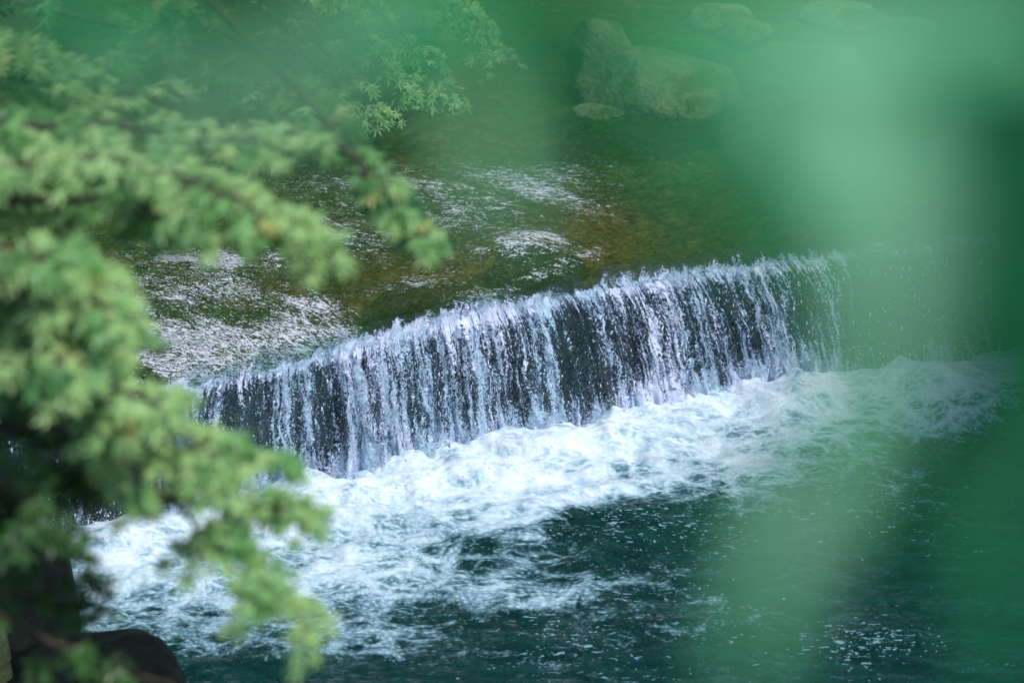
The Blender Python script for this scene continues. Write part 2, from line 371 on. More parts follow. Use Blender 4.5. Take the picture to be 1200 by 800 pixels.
# water humps over submerged stones
for (hx, hy, rx, ry, amp) in [(618, 292, 0.26, 0.20, 0.085), (370, 350, 0.22, 0.2, 0.015), (230, 320, 0.4, 0.3, 0.02), (500, 350, 0.25, 0.15, 0.03)]:
    c = at_z(hx, hy, 0); Z += amp * np.exp(-((X - c.x) / rx) ** 2 - ((Y - c.y) / ry) ** 2)
foam_glint_u = 0.04 + blobs(px, py, [
    (200, 325, 90, 22, 0, 0.62), (270, 305, 80, 16, 0, 0.5), (300, 375, 150, 34, 28, 1.1), (385, 352, 55, 9, 22, 0.75), (250, 420, 150, 60, 20, 1.2),
    (410, 385, 70, 14, 25, 0.5), (620, 292, 55, 17, -4, 0.95), (660, 312, 60, 7, -20, 0.5), (480, 335, 60, 10, -10, 0.5), (560, 345, 40, 10, -10, 0.45),
    (740, 318, 60, 6, -10, 0.3), (560, 235, 200, 45, -8, 0.38), (420, 250, 120, 60, 0, 0.25), (690, 225, 80, 22, 15, 0.30), (430, 215, 90, 10, 0, 0.22), (120, 260, 120, 40, 0, 0.25),  # mid-stream patches paint sky glints as white flecks
    (470, 95, 70, 10, 0, 0.25), (700, 245, 50, 12, 0, 0.2)])
ch = (X * math.cos(R(47)) - Y * math.sin(R(47))), (X * math.sin(R(47)) + Y * math.cos(R(47)))
foam_glint_u = np.clip(foam_glint_u, 0, 1) * (0.30 + 0.8 * fbm(X * 1.7, Y * 3, 40, 3) + 0.5 * (fbm(ch[0] * 1.2, ch[1] * 5, 41, 3) - 0.5))
foam_glint_u = foam_glint_u * (1 - 0.5 * sst(0.62, 0.8, ridge(ch[0] * 0.8, ch[1] * 3.2, 46, 3)))
foam_glint_u = np.maximum(foam_glint_u, 0.75 * (1 - sst(0.0, 0.22, T + 0.2 * (fbm(X * 7, Y * 2, 43, 3) - 0.5))) * sst(0.35, 0.6, fbm(X * 2.5, Y * 1.2, 45, 3) + 0.12))
foam_glint_u = np.minimum(foam_glint_u, 0.53)
rough_u = 0.5 + 0.9 * np.exp(-((T - 1.0) / 2.2) ** 2) + 0.4 * fbm(X, Y, 50, 2)
o = mesh_np('stream_water', np.stack([X, Y, Z], -1), grid_faces(len(xs), len(ts))[:, ::-1][:, ::-1], M['upper'], attrs={'foam': foam_glint_u.ravel(), 'rough': rough_u.ravel(), 'chute': np.clip(blobs(px, py, [(330, 390, 160, 60, 20, 1.3)]), 0, 1).ravel()})
tag(o, kind='structure')

# weir wall: a stone step following the crest, slightly battered and rough
jj = np.arange(0, len(S), 3); prof = [(0.16, -0.4), (0.10, -0.17), (0.05, -0.13), (0.0, -0.07), (-0.015, -0.09), (-0.03, -0.16), (-0.035, -0.3), (-0.04, -0.45), (-0.06, -0.6), (-0.08, -0.8), (-0.1, -1.2)]
V = np.zeros((len(jj), len(prof) + 1, 3))
for k, (dy, z) in enumerate(prof):
    nx = fbm(S[jj] * 3.0, np.full(len(jj), z * 7), 60, 4) - 0.5
    V[:, k, 0] = CX[jj]; V[:, k, 1] = CY[jj] + dy + (0.10 * nx if 3 < k else 0); V[:, k, 2] = z + (0.03 * nx if 1 < k < 5 else 0)
V[:, -1, 0] = CX[jj]; V[:, -1, 1] = CY[jj] + 0.16; V[:, -1, 2] = -1.2
o = mesh_np('weir_wall', V, grid_faces(len(jj), len(prof) + 1), M['weir'])
tag(o, 'dark wet stone weir wall behind the falling water', 'weir')

# falling curtain, three sheets of ropes and threads at different throws
def curtain(name, off, dens_scale, seed, parent, lat=0.0):
    su = np.arange(0, len(S), 1); n = len(su)
    tt = np.r_[np.linspace(-0.30, 0, 16)[:-1], np.linspace(0, 1, 110)]
    Sg, Tg = np.meshgrid(S[su], tt, indexing='ij')
    cx_, cy_, bx_, by_ = [a[su][:, None] for a in (CX, CY, BX, BY)]
    tp = np.clip(Tg, 0, 1)
    hx = cx_ + (bx_ - cx_) * tp + 0 * Tg; hy = cy_ + (by_ - cy_ - 0.05) * tp + np.where(Tg < 0, -Tg * 1.0, 0)
    z = -0.022 - (DROP - 0.0) * (0.10 * tp + 0.90 * tp ** 1.9) * 1.02 + np.where(Tg < 0, 0.022 * (1 - (1 + Tg / 0.30)) * 1.0 - 0.0, 0)
    rp = (fbm(Sg * 9 + seed, Tg * 0.9, 70 + seed, 4) - 0.5)
    bd = (fbm(Sg * 34 + seed, Tg * 9, 75 + seed, 3) - 0.5)
    k = sst(-0.25, 0.12, Tg)
    nz = (rp * 0.12 + bd * 0.05) * k * (0.4 + 0.9 * tp) + off * k
    V = np.stack([hx + lat * tp + 0.3 * nz * 0, hy - nz, z + 0.012 + 0.02 * bd * k], -1)
    fall = np.sqrt((tp * 0.15) ** 2 + (DROP * tp ** 1.9) ** 2)
    pu = np.where(Tg < 0, Tg, fall)
    uvw = np.stack([Sg + 13.1 * seed, pu, 0 * pu], -1)
    big = fbm(Sg * 2.3, Tg * 0.35, 80 + seed, 3) * 0.6 + fbm(Sg * 6.5, Tg * 0.4, 90 + seed, 2) * 0.4
    dens = 0.075 + 0.85 * big
    # the sheet is densest at the lip on the left half, thin and see-through at the right
    pxx, pyy = px_of(V[..., 0], V[..., 1], V[..., 2])
    dens += 0.20 * np.exp(-((pxx - 560) / 200) ** 2) * (1 - 0.9 * tp) + 0.10 * np.exp(-((pxx - 640) / 30) ** 2) + 0.08 * np.exp(-((pxx - 850) / 90) ** 2)
    dens += 0.035 * sst(680, 800, pxx)
    dens += 0.05 * np.exp(-((pxx - 720) / 60) ** 2) - 0.22 * sst(985, 1030, pxx) - 0.30 * (1 - sst(110, 230, pxx))
    dens += 0.06 * np.exp(-((pxx - 360) / 120) ** 2)
    dens += 0.34 * sst(0.72, 0.98, tp + 0.25 * (fbm(Sg * 5, Tg * 2, 98 + seed, 3) - 0.5)) + 0.10 * np.exp(-((tp - 0.10) / 0.12) ** 2)
    dens += 0.14 * np.exp(-((Tg * 0.9 - 0.02) / 0.10) ** 2)
    dens = dens * dens_scale * sst(-0.26, 0.03, Tg + 0.35 * (fbm(Sg * 9, Tg * 6, 95 + seed, 4) - 0.5)) 
    o = mesh_np(name, V, grid_faces(n, len(tt)), M['curtain'], parent, attrs={'foam': dens.ravel(), 'uvw': uvw.reshape(-1, 3)})
    return o
wf = empty('waterfall', (0, float(crestY(0)), LOW)); tag(wf, 'low curtain of glittering water ropes falling over the weir', 'waterfall')
def unparent_shift(o, p): o.location = tuple(-c for c in p.location)
for nm, off, ds, sd_ in (('water_curtain', 0.0, 1.0, 1), ('water_curtain', 0.05, 0.72, 2)):
    c_ = curtain(nm, off, ds, sd_, wf); unparent_shift(c_, wf)

# plunge pool
xs = np.unique(np.r_[np.arange(-12, -3.2, 0.1), np.arange(-3.2, 3.6, 0.0125), np.arange(3.6, 12, 0.1)])
ys = np.unique(np.r_[np.arange(2.5, 7.6, 0.1), np.arange(7.6, 12.9, 0.0125), np.arange(12.9, 17, 0.15)])
X, Y = np.meshgrid(xs, ys, indexing='ij')
D = baseY(X) - Y                          # metres downstream of the foot
px, py = px_of(X, Y, LOW + 0 * X)
ext = np.interp(px, [-200, 100, 300, 450, 600, 700, 850, 1000, 1200], [1.0, 1.1, 1.5, 1.55, 1.2, 1.0, 0.9, 0.75, 0.4])
edge = (fbm(X * 1.6 + 5, Y * 1.6, 110, 4) - 0.5)
foam = 0.94 * (1 - sst(0.0, 1.9, D / ext + 1.0 * edge)) * np.where(D > -0.3, 1, 0)
foam += 0.26 * np.exp(-(D / 0.6) ** 2)
foam += blobs(px, py, [(690, 590, 130, 14, -12, 0.35), (560, 690, 150, 16, 8, 0.22), (610, 660, 60, 30, -40, 0.20), (780, 570, 80, 30, 0, 0.15), (1040, 560, 90, 26, 20, 0.42), (930, 560, 120, 12, 15, 0.22), (640, 705, 170, 12, -14, 0.3), (820, 700, 130, 14, 12, 0.28), (600, 770, 160, 10, 10, 0.25), (760, 745, 120, 10, -10, 0.22), (1080, 500, 80, 25, 5, 0.22),
                       (1010, 755, 60, 22, -10, 0.26), (700, 720, 110, 40, 0, 0.14), (430, 690, 120, 50, 0, 0.22), (200, 660, 120, 60, 0, 0.12), (870, 640, 120, 30, -10, 0.15), (1180, 420, 60, 12, 0, 0.4), (640, 740, 200, 30, 0, 0.15),
                       (170, 670, 130, 70, 0, -0.25), (420, 720, 160, 30, 0, -0.10), (730, 615, 90, 17, 6, -0.42), (560, 640, 60, 14, 10, -0.2), (600, 735, 130, 26, 5, -0.25), (1080, 700, 140, 60, 0, -0.2), (330, 790, 160, 16, 0, -0.35)])  # first patch thins the foam to imitate shade at the left
foam = np.clip(foam + 0.10 + 0.10 * np.exp(-(np.maximum(D, 0) / 2.4) ** 2) * sst(0.35, 0.65, fbm(X * 1.1, Y * 2, 115, 3)), 0, 1.2) * sst(-0.22, -0.10, D) * sst(20, 130, px)
fleck = np.clip(-0.05 + 0.7 * fbm(X * 1.4, Y * 2.5, 148, 3) ** 1.5 + blobs(px, py, [(1010, 750, 80, 30, 0, 0.7), (700, 740, 200, 70, 0, 0.5), (900, 600, 200, 70, 0, 0.3), (620, 620, 100, 60, 0, 0.3), (1050, 600, 90, 50, 0, 0.5)]), 0, 1)
turb = np.exp(-(np.maximum(D, 0) / 1.3) ** 2)
boil = 0.085 * np.exp(-((D - 0.22) / 0.22) ** 2) * (0.4 + 1.2 * fbm(X * 2.6, Y * 2.6, 120, 3)) + 0.05 * np.exp(-((D - 0.05) / 0.12) ** 2) * ridge(X * 5, Y * 5, 125, 4) ** 2
Z = LOW + boil + turb * (0.12 * (ridge(X * 1.7 + 0.6 * Y, Y * 2.4 - 0.5 * X, 130, 4) - 0.5) + 0.055 * (fbm(X * 8, Y * 10, 135, 4) - 0.5)) \
    + 0.035 * (fbm(X * 1.5, Y * 2.6, 140, 4) - 0.5) + 0.010 * (fbm(X * 12, Y * 16, 145, 4) - 0.5) * (0.35 + foam)
Z = Z - 0.25 * (1 - sst(-0.10, 0.06, D + 0.08 * (fbm(X * 6, Y * 6, 147, 3) - 0.5)))
o = mesh_np('plunge_pool_water', np.stack([X, Y, Z], -1), grid_faces(len(xs), len(ys)), M['pool'], attrs={'foam': foam.ravel(), 'fleck': fleck.ravel()})
tag(o, kind='structure')

# spray: droplets torn from the curtain and thrown up along its foot
mb = MB()
bm = bmesh.new(); bmesh.ops.create_icosphere(bm, subdivisions=1, radius=1.0); bm.verts.ensure_lookup_table()
IV = np.array([v.co[:] for v in bm.verts]); IF = np.array([[v.index for v in f.verts] for f in bm.faces]); bm.free()
i0 = np.searchsorted(CX, -2.8); i1 = np.searchsorted(CX, 3.0)
for k in range(9500):
    i = rng.integers(i0, i1); tp = rng.random() ** 0.6
    r = 0.0013 + 0.0040 * rng.random() ** 4
    if k % 4 < 1:
        x = CX[i] + (BX[i] - CX[i]) * tp; y = CY[i] + (BY[i] - CY[i] - 0.05) * tp - rng.random() * 0.13 * tp - 0.015; z = -0.02 - DROP * (0.1 * tp + 0.9 * tp ** 1.9) + rng.normal() * 0.01
        sc = np.array([r, r, r * (1 + 3.0 * rng.random())])
    else:
        x = BX[i]; y = BY[i] - rng.random() ** 1.5 * 0.35; r *= 0.8; z = LOW + 0.05 + rng.random() ** 2.2 * 0.13 * (0.3 + 1.4 * vn(np.array([x * 5.0]), np.array([0.0]), 300)[0]); sc = np.array([r, r, r])
    mb.add(IV * sc + np.array([x, y, z]), IF, 0.5)
o = mb.build('spray', M['drop']); tag(o, kind='stuff'); o['label'] = 'fine white spray droplets along the foot of the falls'

# ------------------------------------------------------------------ ground: stream bed, banks, valley sides
def bank_left(y):  return np.interp(y, [-40, 3, 6.5, 8.2, 9.4, 10.4, 13, 16, 20, 40], [-7, -4.5, -2.6, -1.95, -2.15, -3.3, -3.6, -3.0, -3.2, -6])
def bank_right(y): return np.interp(y, [-40, 3, 7, 9.5, 11.5, 13.5, 17, 20, 40], [9, 5, 3.6, 3.3, 3.1, 3.1, 3.4, 4.2, 7])
xs = np.unique(np.r_[np.arange(-170, -14, 6.0), np.arange(-14, -4, 0.4), np.arange(-4, 4.4, 0.05), np.arange(4.4, 14, 0.4), np.arange(14, 171, 6.0)])
ys = np.unique(np.r_[np.arange(-150, -8, 6.0), np.arange(-8, 5, 0.4), np.arange(5, 18.5, 0.05), np.arange(18.5, 30, 0.4), np.arange(30, 200, 6.0)])
X, Y = np.meshgrid(xs, ys, indexing='ij')
wl = bank_left(Y) - X; wr = X - bank_right(Y)
out = np.maximum(wl, wr) + 0.5 * (fbm(X * 1.1, Y * 1.1, 150, 3) - 0.5)      # >0 on the banks
far = Y - 18.3 - 0.5 * X * 0 + 0.8 * (fbm(X * .6, Y * .6, 155, 2) - .5)
near = 6.3 - Y
out = np.maximum(out, np.maximum(far * 0.9, near))
cyv = crestY(np.clip(X, CX[0], CX[-1]))
up = sst(0.02, 0.12, Y - cyv)
bedz = (1 - up) * -1.5 + up * (-0.26 + 0.10 * (fbm(X * 1.3, Y * 1.3, 160, 4) - 0.5) + 0.07 * ridge(X * 4, Y * 4, 165, 3) - 0.05)
for (hx, hy, r_, amp) in [(650, 262, 0.5, 0.10), (520, 325, 0.4, 0.08), (440, 300, 0.5, 0.05), (720, 200, 0.6, -0.12)]:
    c = at_z(hx, hy, -0.2); bedz += up * amp * np.exp(-((X - c.x) ** 2 + (Y - c.y) ** 2) / r_ ** 2)
bedz = np.where(up > 0.5, np.minimum(bedz, -0.10), bedz)
slope = np.interp(np.clip(out, 0, 200), [0, 0.35, 1.5, 4, 8, 40, 200], [0, 0.45, 1.0, 2.3, 4.2, 22, 60])
nearslope = np.interp(np.clip(6.3 - Y, 0, 8), [0, 1.5, 3.5, 5.2, 8], [0, 0.35, 1.6, 3.0, 3.7]) - 0.9
land = np.where((Y < 6.3) & (np.abs(X) < 60), np.minimum(slope - 0.4, np.maximum(nearslope, -0.9) + 0.25 * np.clip(np.abs(X) - 6, 0, 60)), slope - 0.25) 
Z = np.where(out > 0, np.maximum(land, bedz), bedz) + sst(0.2, 2, out) * 0.25 * (fbm(X * 0.9, Y * 0.9, 170, 4) - 0.5)
bedm = (1 - sst(-0.1, 0.15, out)) * (Y > cyv - 0.1)
pxg, pyg = px_of(X, Y, 0 * X - 0.2)
och = np.clip(blobs(pxg, pyg, [(675, 265, 75, 48, 0, 1.3), (500, 325, 90, 22, -10, 1.1), (690, 300, 60, 20, 0, 0.6), (330, 330, 90, 12, 10, 0.6), (540, 300, 160, 14, 0, 0.35), (860, 305, 60, 20, 0, 0.3)]), 0, 1)
o = mesh_np('ground', np.stack([X, Y, Z], -1), grid_faces(len(xs), len(ys)), M['ground'], attrs={'bed': bedm.ravel(), 'ochre': och.ravel(), 'moss': bedm.ravel()})
tag(o, kind='structure')
GX, GY, GZ = xs, ys, Z
def gz(x, y):
    i = int(np.clip(np.searchsorted(GX, x) - 1, 0, len(GX) - 2)); j = int(np.clip(np.searchsorted(GY, y) - 1, 0, len(GY) - 2))
    fx = (x - GX[i]) / (GX[i + 1] - GX[i]); fy = (y - GY[j]) / (GY[j + 1] - GY[j])
    return float((GZ[i, j] * (1 - fx) + GZ[i + 1, j] * fx) * (1 - fy) + (GZ[i, j + 1] * (1 - fx) + GZ[i + 1, j + 1] * fx) * fy)

# ------------------------------------------------------------------ boulders
def boulder(name, loc, size, seed, mat, label, cat='boulder', rz=0.0, group=None, flat=0.0, facet=0.8):
    bm = bmesh.new(); bmesh.ops.create_icosphere(bm, subdivisions=5, radius=1.0)
    for v in bm.verts:
        p = v.co * 0.9 + Vector((seed * 3.1, seed * 1.7, seed * 5.3))
        d = mnoise.noise(p) * 0.28 + mnoise.noise(p * 2.3) * 0.11 + mnoise.noise(p * 6) * 0.03 + mnoise.noise(p * 14) * 0.012
        q = v.co * (1 + d)
        # facets
        for nrm, lim in ((Vector((0.5, -0.5, 0.6)), 0.78), (Vector((-0.6, -0.3, 0.5)), 0.82), (Vector((0.1, 0.2, 1)), 0.80 - flat), (Vector((0.9, 0.3, 0.1)), 0.85)):
            nrm = nrm.normalized(); e = q.dot(nrm) - lim
            if e > 0: q -= nrm * e * facet
        v.co = Vector((q.x * size[0], q.y * size[1], q.z * size[2]))
    me = bpy.data.meshes.new(name); bm.to_mesh(me); bm.free()
    for p in me.polygons: p.use_smooth = True
    me.materials.append(mat)
    o = bpy.data.objects.new(name, me); COL.objects.link(o); o.location = loc; o.rotation_euler = (0, 0, rz)
    return tag(o, label, cat, group)
def bpx(px_, py_, wpx, hpx, seed, label, mat=None, z=0.0, depthr=0.8, rz=0.0, flat=0.0):
    c = at_z(px_, py_ + hpx * 0.25, z); k = (c - CAM).length / FPX
    return boulder('boulder', (c.x, c.y, z), (wpx * k * 0.55, wpx * k * 0.55 * depthr, hpx * k * 0.72), seed, mat or M['rock'], label, rz=rz, flat=flat, facet=0.45)
bpx(775, 92, 175, 84, 1, 'large pale mossy boulder at the far edge of the stream', depthr=0.7)
bpx(805, 118, 80, 34, 2, 'small low boulder in front of the large pale mossy one')
bpx(702, 48, 70, 70, 3, 'tall rounded green boulder left of the large pale one', depthr=0.8)
bpx(938, 62, 100, 17, 4, 'flat pale slab of rock lying in the far shallows', depthr=0.6, flat=0.2)
bpx(872, 34, 60, 26, 5, 'low grey boulder upstream behind the flat pale slab')
bpx(512, 30, 70, 44, 6, 'rounded boulder half hidden behind the far maple bush')
bpx(1066, 30, 60, 22, 7, 'pale topped boulder on the far right bank', flat=0.2)
bpx(845, 18, 70, 30, 8, 'dark mossy boulder highest on the far bank')
bpx(985, 16, 96, 24, 14, 'grey boulder on the far bank left of the pale topped one')
bpx(445, 128, 60, 18, 9, 'flat wet stone under the far maple bush', flat=0.2)
bpx(705, 128, 60, 14, 15, 'flat stone barely above the water beside the large boulder', flat=0.2)
c = at_z(632, 300, -0.05); boulder('submerged_stone', (c.x, c.y, -0.10), (0.26, 0.18, 0.12), 11, M['brownrock'], 'brown stone just under the water making a white hump', 'stone')
c = at_z(505, 345, -0.1); boulder('submerged_stone', (c.x, c.y, -0.17), (0.30, 0.14, 0.13), 12, M['brownrock'], 'brown stone under the water right at the weir lip', 'stone')
c = at_z(98, 858, LOW); boulder('boulder', (c.x, c.y, LOW - 0.02), (0.46, 0.55, 0.42), 13, M['shadedrock'], 'smooth wet boulder coloured black for shade in the lower left corner', 'boulder', facet=0.12)
c = at_z(-40, 770, LOW); boulder('boulder', (c.x, c.y, LOW + 0.05), (0.5, 0.6, 0.5), 16, M['shadedrock'], 'boulder coloured black for shade at the left edge beside the smooth one', 'boulder', facet=0.4)
c = at_z(-40, 640, LOW); boulder('boulder', (c.x - 0.32, c.y, LOW + 0.1), (0.55, 0.7, 0.75), 17, M['shadedrock'], 'tall boulder coloured black for shade at the left edge under the maple boughs', 'boulder')
c = at_z(1290, 400, LOW); boulder('boulder', (c.x + 0.1, c.y, 0), (0.5, 0.7, 0.75), 18, M['shadedrock'], 'dark boulder at the right end of the weir', 'boulder')

# ------------------------------------------------------------------ leaves
def star_leaf(lobes=7, deep=0.42):
    # palmate leaf in the xy plane, stalk at origin, tip towards +y, unit length, slightly cupped
    V = [(0, 0.22, 0.0)]; ang = np.linspace(-128, 128, lobes); L = {5: [0.62, 0.9, 1.0, 0.9, 0.62], 7: [0.42, 0.72, 0.92, 1.0, 0.92, 0.72, 0.42]}[lobes]
    ring = []
    for i, (a, l) in enumerate(zip(ang, L)):
        if i > 0:
            am = R((a + ang[i - 1]) / 2); ring.append((math.sin(am) * deep * 0.55, 0.22 + math.cos(am) * deep * 0.55, 0.02))
        ar = R(a)
        for da, f in ((-9, 0.58), (0, 0.80), (9, 0.58)):
            a2 = R(a + da); ring.append((math.sin(a2) * l * f * (0.95 if da else 1), 0.22 + math.cos(a2) * l * f * (0.95 if da else 1), -0.10 * l if not da else -0.16 * l))
    ring.append((0, 0.02, 0))
    V += ring; n = len(ring)
    F = [(0, 1 + (k + 1) % n, 1 + k) for k in range(n)]
    return np.array(V), np.array(F)
def oval_leaf(wid=0.34):
    V = []; F = []
    for i, t in enumerate(np.linspace(0, 1, 9)):
        hw = wid * math.sin(math.pi * t ** 0.85) * (1 - 0.15 * t)
        z = -0.18 * t * t
        V += [(-hw, t, z + 0.25 * hw), (0, t, z), (hw, t, z + 0.25 * hw)]
    for i in range(8):
        a = i * 3
        for j in (0, 1): F += [(a + j, a + j + 1, a + j + 4), (a + j, a + j + 4, a + j + 3)]
    return np.array(V), np.array(F)
SL7 = star_leaf(7); SL5 = star_leaf(5); OL = oval_leaf()
def put_leaf(mb, shape, p, yaw, tilt, roll, size, a, lean=0.0):
    V, F = shape
    m = (Matrix.Rotation(lean, 3, 'X') @ Matrix.Rotation(yaw, 3, 'Z') @ Matrix.Rotation(tilt, 3, 'X') @ Matrix.Rotation(roll, 3, 'Y'))
    mb.add(V * size @ np.array(m).T + np.array(p), F, a)

rl = random.Random(5)
def bough(parent, px_pts, depth, nleaf, spread, leafsize, mat, tone, rad=0.006, start=None, name='branch', tonej=0.25, dj=0.15, droop=0.35, lname='foliage', yellow=0.03):
    """a limb along px_pts (placed at its own real distance) with side twigs and palmate leaves"""
    P = [at_d(x, y, depth + rl.uniform(-dj, dj) * 0.5) for x, y in px_pts]
    full = ([Vector(start)] if start is not None else []) + P
    # smooth subdivision
    pts = []
    for i in range(len(full) - 1):
        for k in range(6): pts.append(full[i].lerp(full[i + 1], k / 6) + Vector((rl.uniform(-1, 1), rl.uniform(-1, 1), rl.uniform(-1, 1))) * 0.004)
    pts.append(full[-1])
    tw = MB(); tube(tw, pts, [rad * (1 - 0.85 * i / len(pts)) + 0.0008 for i in range(len(pts))], 6)
    lv = MB(); n0 = 6 if start is not None else 0
    inview = [p for p in pts[n0:]]
    per = 7; ntw = max(1, int(nleaf * 0.62) // per)
    for t in range(ntw):
        i = rl.random() * (len(inview) - 1); a = inview[int(i)].lerp(inview[min(int(i) + 1, len(inview) - 1)], i % 1)
        th = rl.uniform(0, 2 * math.pi); ln = spread * rl.uniform(0.35, 1.0)
        d = Vector((math.cos(th), math.sin(th) * 0.9, rl.uniform(-0.40, 0.18) - droop * 0.25)) * ln
        mid = a + d * 0.5 + Vector((0, 0, 0.02)); b = a + d - Vector((0, 0, droop * ln * 0.5))
        tube(tw, [a, mid, b], [0.0018, 0.0013, 0.0007], 4)
        tn = tone + 0.20 + rl.uniform(-tonej, tonej)
        for q in range(per):
            f = (q + 0.6) / per; p = a.lerp(mid, f * 2) if f < 0.5 else mid.lerp(b, f * 2 - 1)
            side = 1 if q % 2 else -1
            yaw = th - math.pi / 2 + side * rl.uniform(0.3, 1.2)
            dirv = Vector((-math.sin(yaw), math.cos(yaw), -0.2)) * leafsize * 0.3
            v = min(1, max(0, tn + rl.uniform(-0.14, 0.14)))
            if rl.random() < yellow: v = rl.uniform(0.9, 1.0)
            elif v > 0.88: v = 0.85
            put_leaf(lv, SL7 if rl.random() < 0.6 else SL5, p + dirv, yaw, rl.uniform(-0.75, 0.15), rl.uniform(-0.5, 0.5), leafsize * rl.uniform(0.7, 1.15), v, 0.45)
    br = tw.build(name, M['bark'], parent); lf = lv.build(lname, mat, br, smooth=False)
    if parent is not None: br.location = tuple(-c for c in parent.location)
    return br, lf

# left maple: trunk beside the frame on the near left bank, boughs reaching over the water
tx, ty = -2.3, 4.9; tz = gz(tx, ty)
mt = empty('maple_tree', (tx, ty, tz)); tag(mt, 'green maple with layered star shaped leaves reaching in from the left', 'tree')
def trunk(parent, base, top, r0, r1, bend=0.12, n=14, seed=1):
    r_ = random.Random(seed); pts = []; base = Vector(base); top = Vector(top)
    ox, oy = r_.uniform(-bend, bend), r_.uniform(-bend, bend)
    for i in range(n + 1):
        t = i / n; p = base.lerp(top, t) + Vector((ox, oy, 0)) * math.sin(t * math.pi) ; pts.append(p - parent.location + Vector((0, 0, -0.25 if i == 0 else 0)))
    mb = MB(); tube(mb, pts, [r0 * (1.35 if i == 0 else 1) * (1 - i / n) + r1 * i / n for i in range(n + 1)], 12)
    return mb.build('trunk', M['bark'], parent), [p + parent.location for p in pts]
_, tp_ = trunk(mt, (tx, ty, tz), (tx + 0.1, ty - 0.1, 6.6), 0.13, 0.03)
def near_pt(pts, z): return min(pts, key=lambda p: abs(p.z - z))
B = [  # px polyline, depth, leaves, spread, leaf size, material, tone
    ([(-120, 40), (0, 50), (90, 62), (150, 75)], 5.0, 110, 0.10, 0.062, 'maple', 0.55),
    ([(-120, 80), (0, 95), (90, 100), (170, 118), (200, 125)], 5.1, 190, 0.10, 0.062, 'maple', 0.65),
    ([(-120, 120), (0, 150), (120, 145), (230, 165), (300, 170), (335, 165)], 4.9, 300, 0.11, 0.062, 'maple', 0.66),
    ([(-120, 170), (0, 195), (110, 185), (210, 205), (290, 240), (335, 275)], 4.7, 360, 0.11, 0.062, 'maple', 0.72),
    ([(-120, 220), (0, 240), (80, 235), (160, 250), (200, 275)], 4.9, 200, 0.10, 0.060, 'maple', 0.60),
    ([(150, 230), (200, 260), (230, 300), (240, 330)], 4.8, 40, 0.07, 0.055, 'maple', 0.55),
    ([(-120, 260), (0, 290), (55, 305), (95, 335), (130, 365)], 4.6, 330, 0.11, 0.064, 'maple', 0.68),
    ([(-120, 300), (0, 335), (50, 365), (100, 390), (150, 405), (190, 415)], 4.7, 330, 0.10, 0.062, 'maple', 0.64),
    ([(-120, 340), (0, 385), (80, 430), (150, 460), (220, 490)], 4.6, 330, 0.10, 0.062, 'maple', 0.68),
    ([(-120, 370), (0, 420), (90, 465), (190, 505), (260, 535), (320, 555)], 4.7, 380, 0.09, 0.060, 'maple', 0.66),
    ([(-120, 420), (0, 460), (80, 490), (150, 520), (220, 565), (300, 590), (330, 600)], 4.9, 300, 0.08, 0.058, 'maple', 0.58),
    ([(60, 500), (150, 545), (215, 600), (260, 650), (310, 700), (365, 735)], 4.7, 330, 0.085, 0.058, 'maple', 0.74),
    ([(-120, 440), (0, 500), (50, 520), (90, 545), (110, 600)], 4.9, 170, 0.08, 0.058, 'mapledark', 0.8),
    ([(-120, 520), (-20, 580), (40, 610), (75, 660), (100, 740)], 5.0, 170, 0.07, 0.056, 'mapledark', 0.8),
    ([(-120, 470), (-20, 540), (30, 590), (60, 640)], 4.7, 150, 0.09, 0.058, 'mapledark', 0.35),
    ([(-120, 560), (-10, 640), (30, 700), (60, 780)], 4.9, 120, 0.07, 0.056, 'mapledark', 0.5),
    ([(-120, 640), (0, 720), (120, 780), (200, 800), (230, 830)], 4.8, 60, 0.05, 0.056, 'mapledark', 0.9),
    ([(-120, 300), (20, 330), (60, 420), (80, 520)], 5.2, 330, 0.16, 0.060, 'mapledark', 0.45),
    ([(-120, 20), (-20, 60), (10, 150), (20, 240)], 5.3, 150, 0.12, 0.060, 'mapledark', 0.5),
]
for (pp, dep, nl, spd, ls, mk, tone) in B:
    ls *= 0.80; nl *= 1.22
    s = near_pt(tp_, at_d(pp[0][0], pp[0][1], dep).z - 0.2)
    bough(mt, pp, dep, nl, spd * 1.2, ls, M[mk], tone - 0.02, start=s, rad=0.008, droop=0.3, tonej=0.36, yellow=0.018)

# second maple a little farther on the same bank: thin hanging twig that ends over the pool
tx, ty = -2.9, 6.6; tz = gz(tx, ty)
m2 = empty('maple_tree', (tx, ty, tz)); tag(m2, 'slender maple whose single thin leafy twig hangs over mid stream', 'tree')
_, tp2 = trunk(m2, (tx, ty, tz), (tx + 0.2, ty, 6.5), 0.09, 0.02, seed=3)
for (pp, dep, nl, spd, ls, mk, tone) in [
    ([(-120, -60), (150, -20), (290, 50), (360, 120), (420, 190), (455, 225), (497, 285)], 5.6, 330, 0.055, 0.05, 'maple', 0.30),
    ([(350, 105), (390, 155), (430, 205), (460, 235), (500, 288)], 5.4, 200, 0.045, 0.05, 'maple', 0.42),
    ([(-120, -30), (150, 30), (260, 70), (330, 110), (350, 150)], 6.6, 420, 0.11, 0.055, 'maple', 0.42),
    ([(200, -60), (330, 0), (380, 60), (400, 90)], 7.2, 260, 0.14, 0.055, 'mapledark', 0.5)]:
    bough(m2, pp, dep, nl, spd, ls, M[mk], tone, start=near_pt(tp2, 5.0), rad=0.010, droop=0.5)

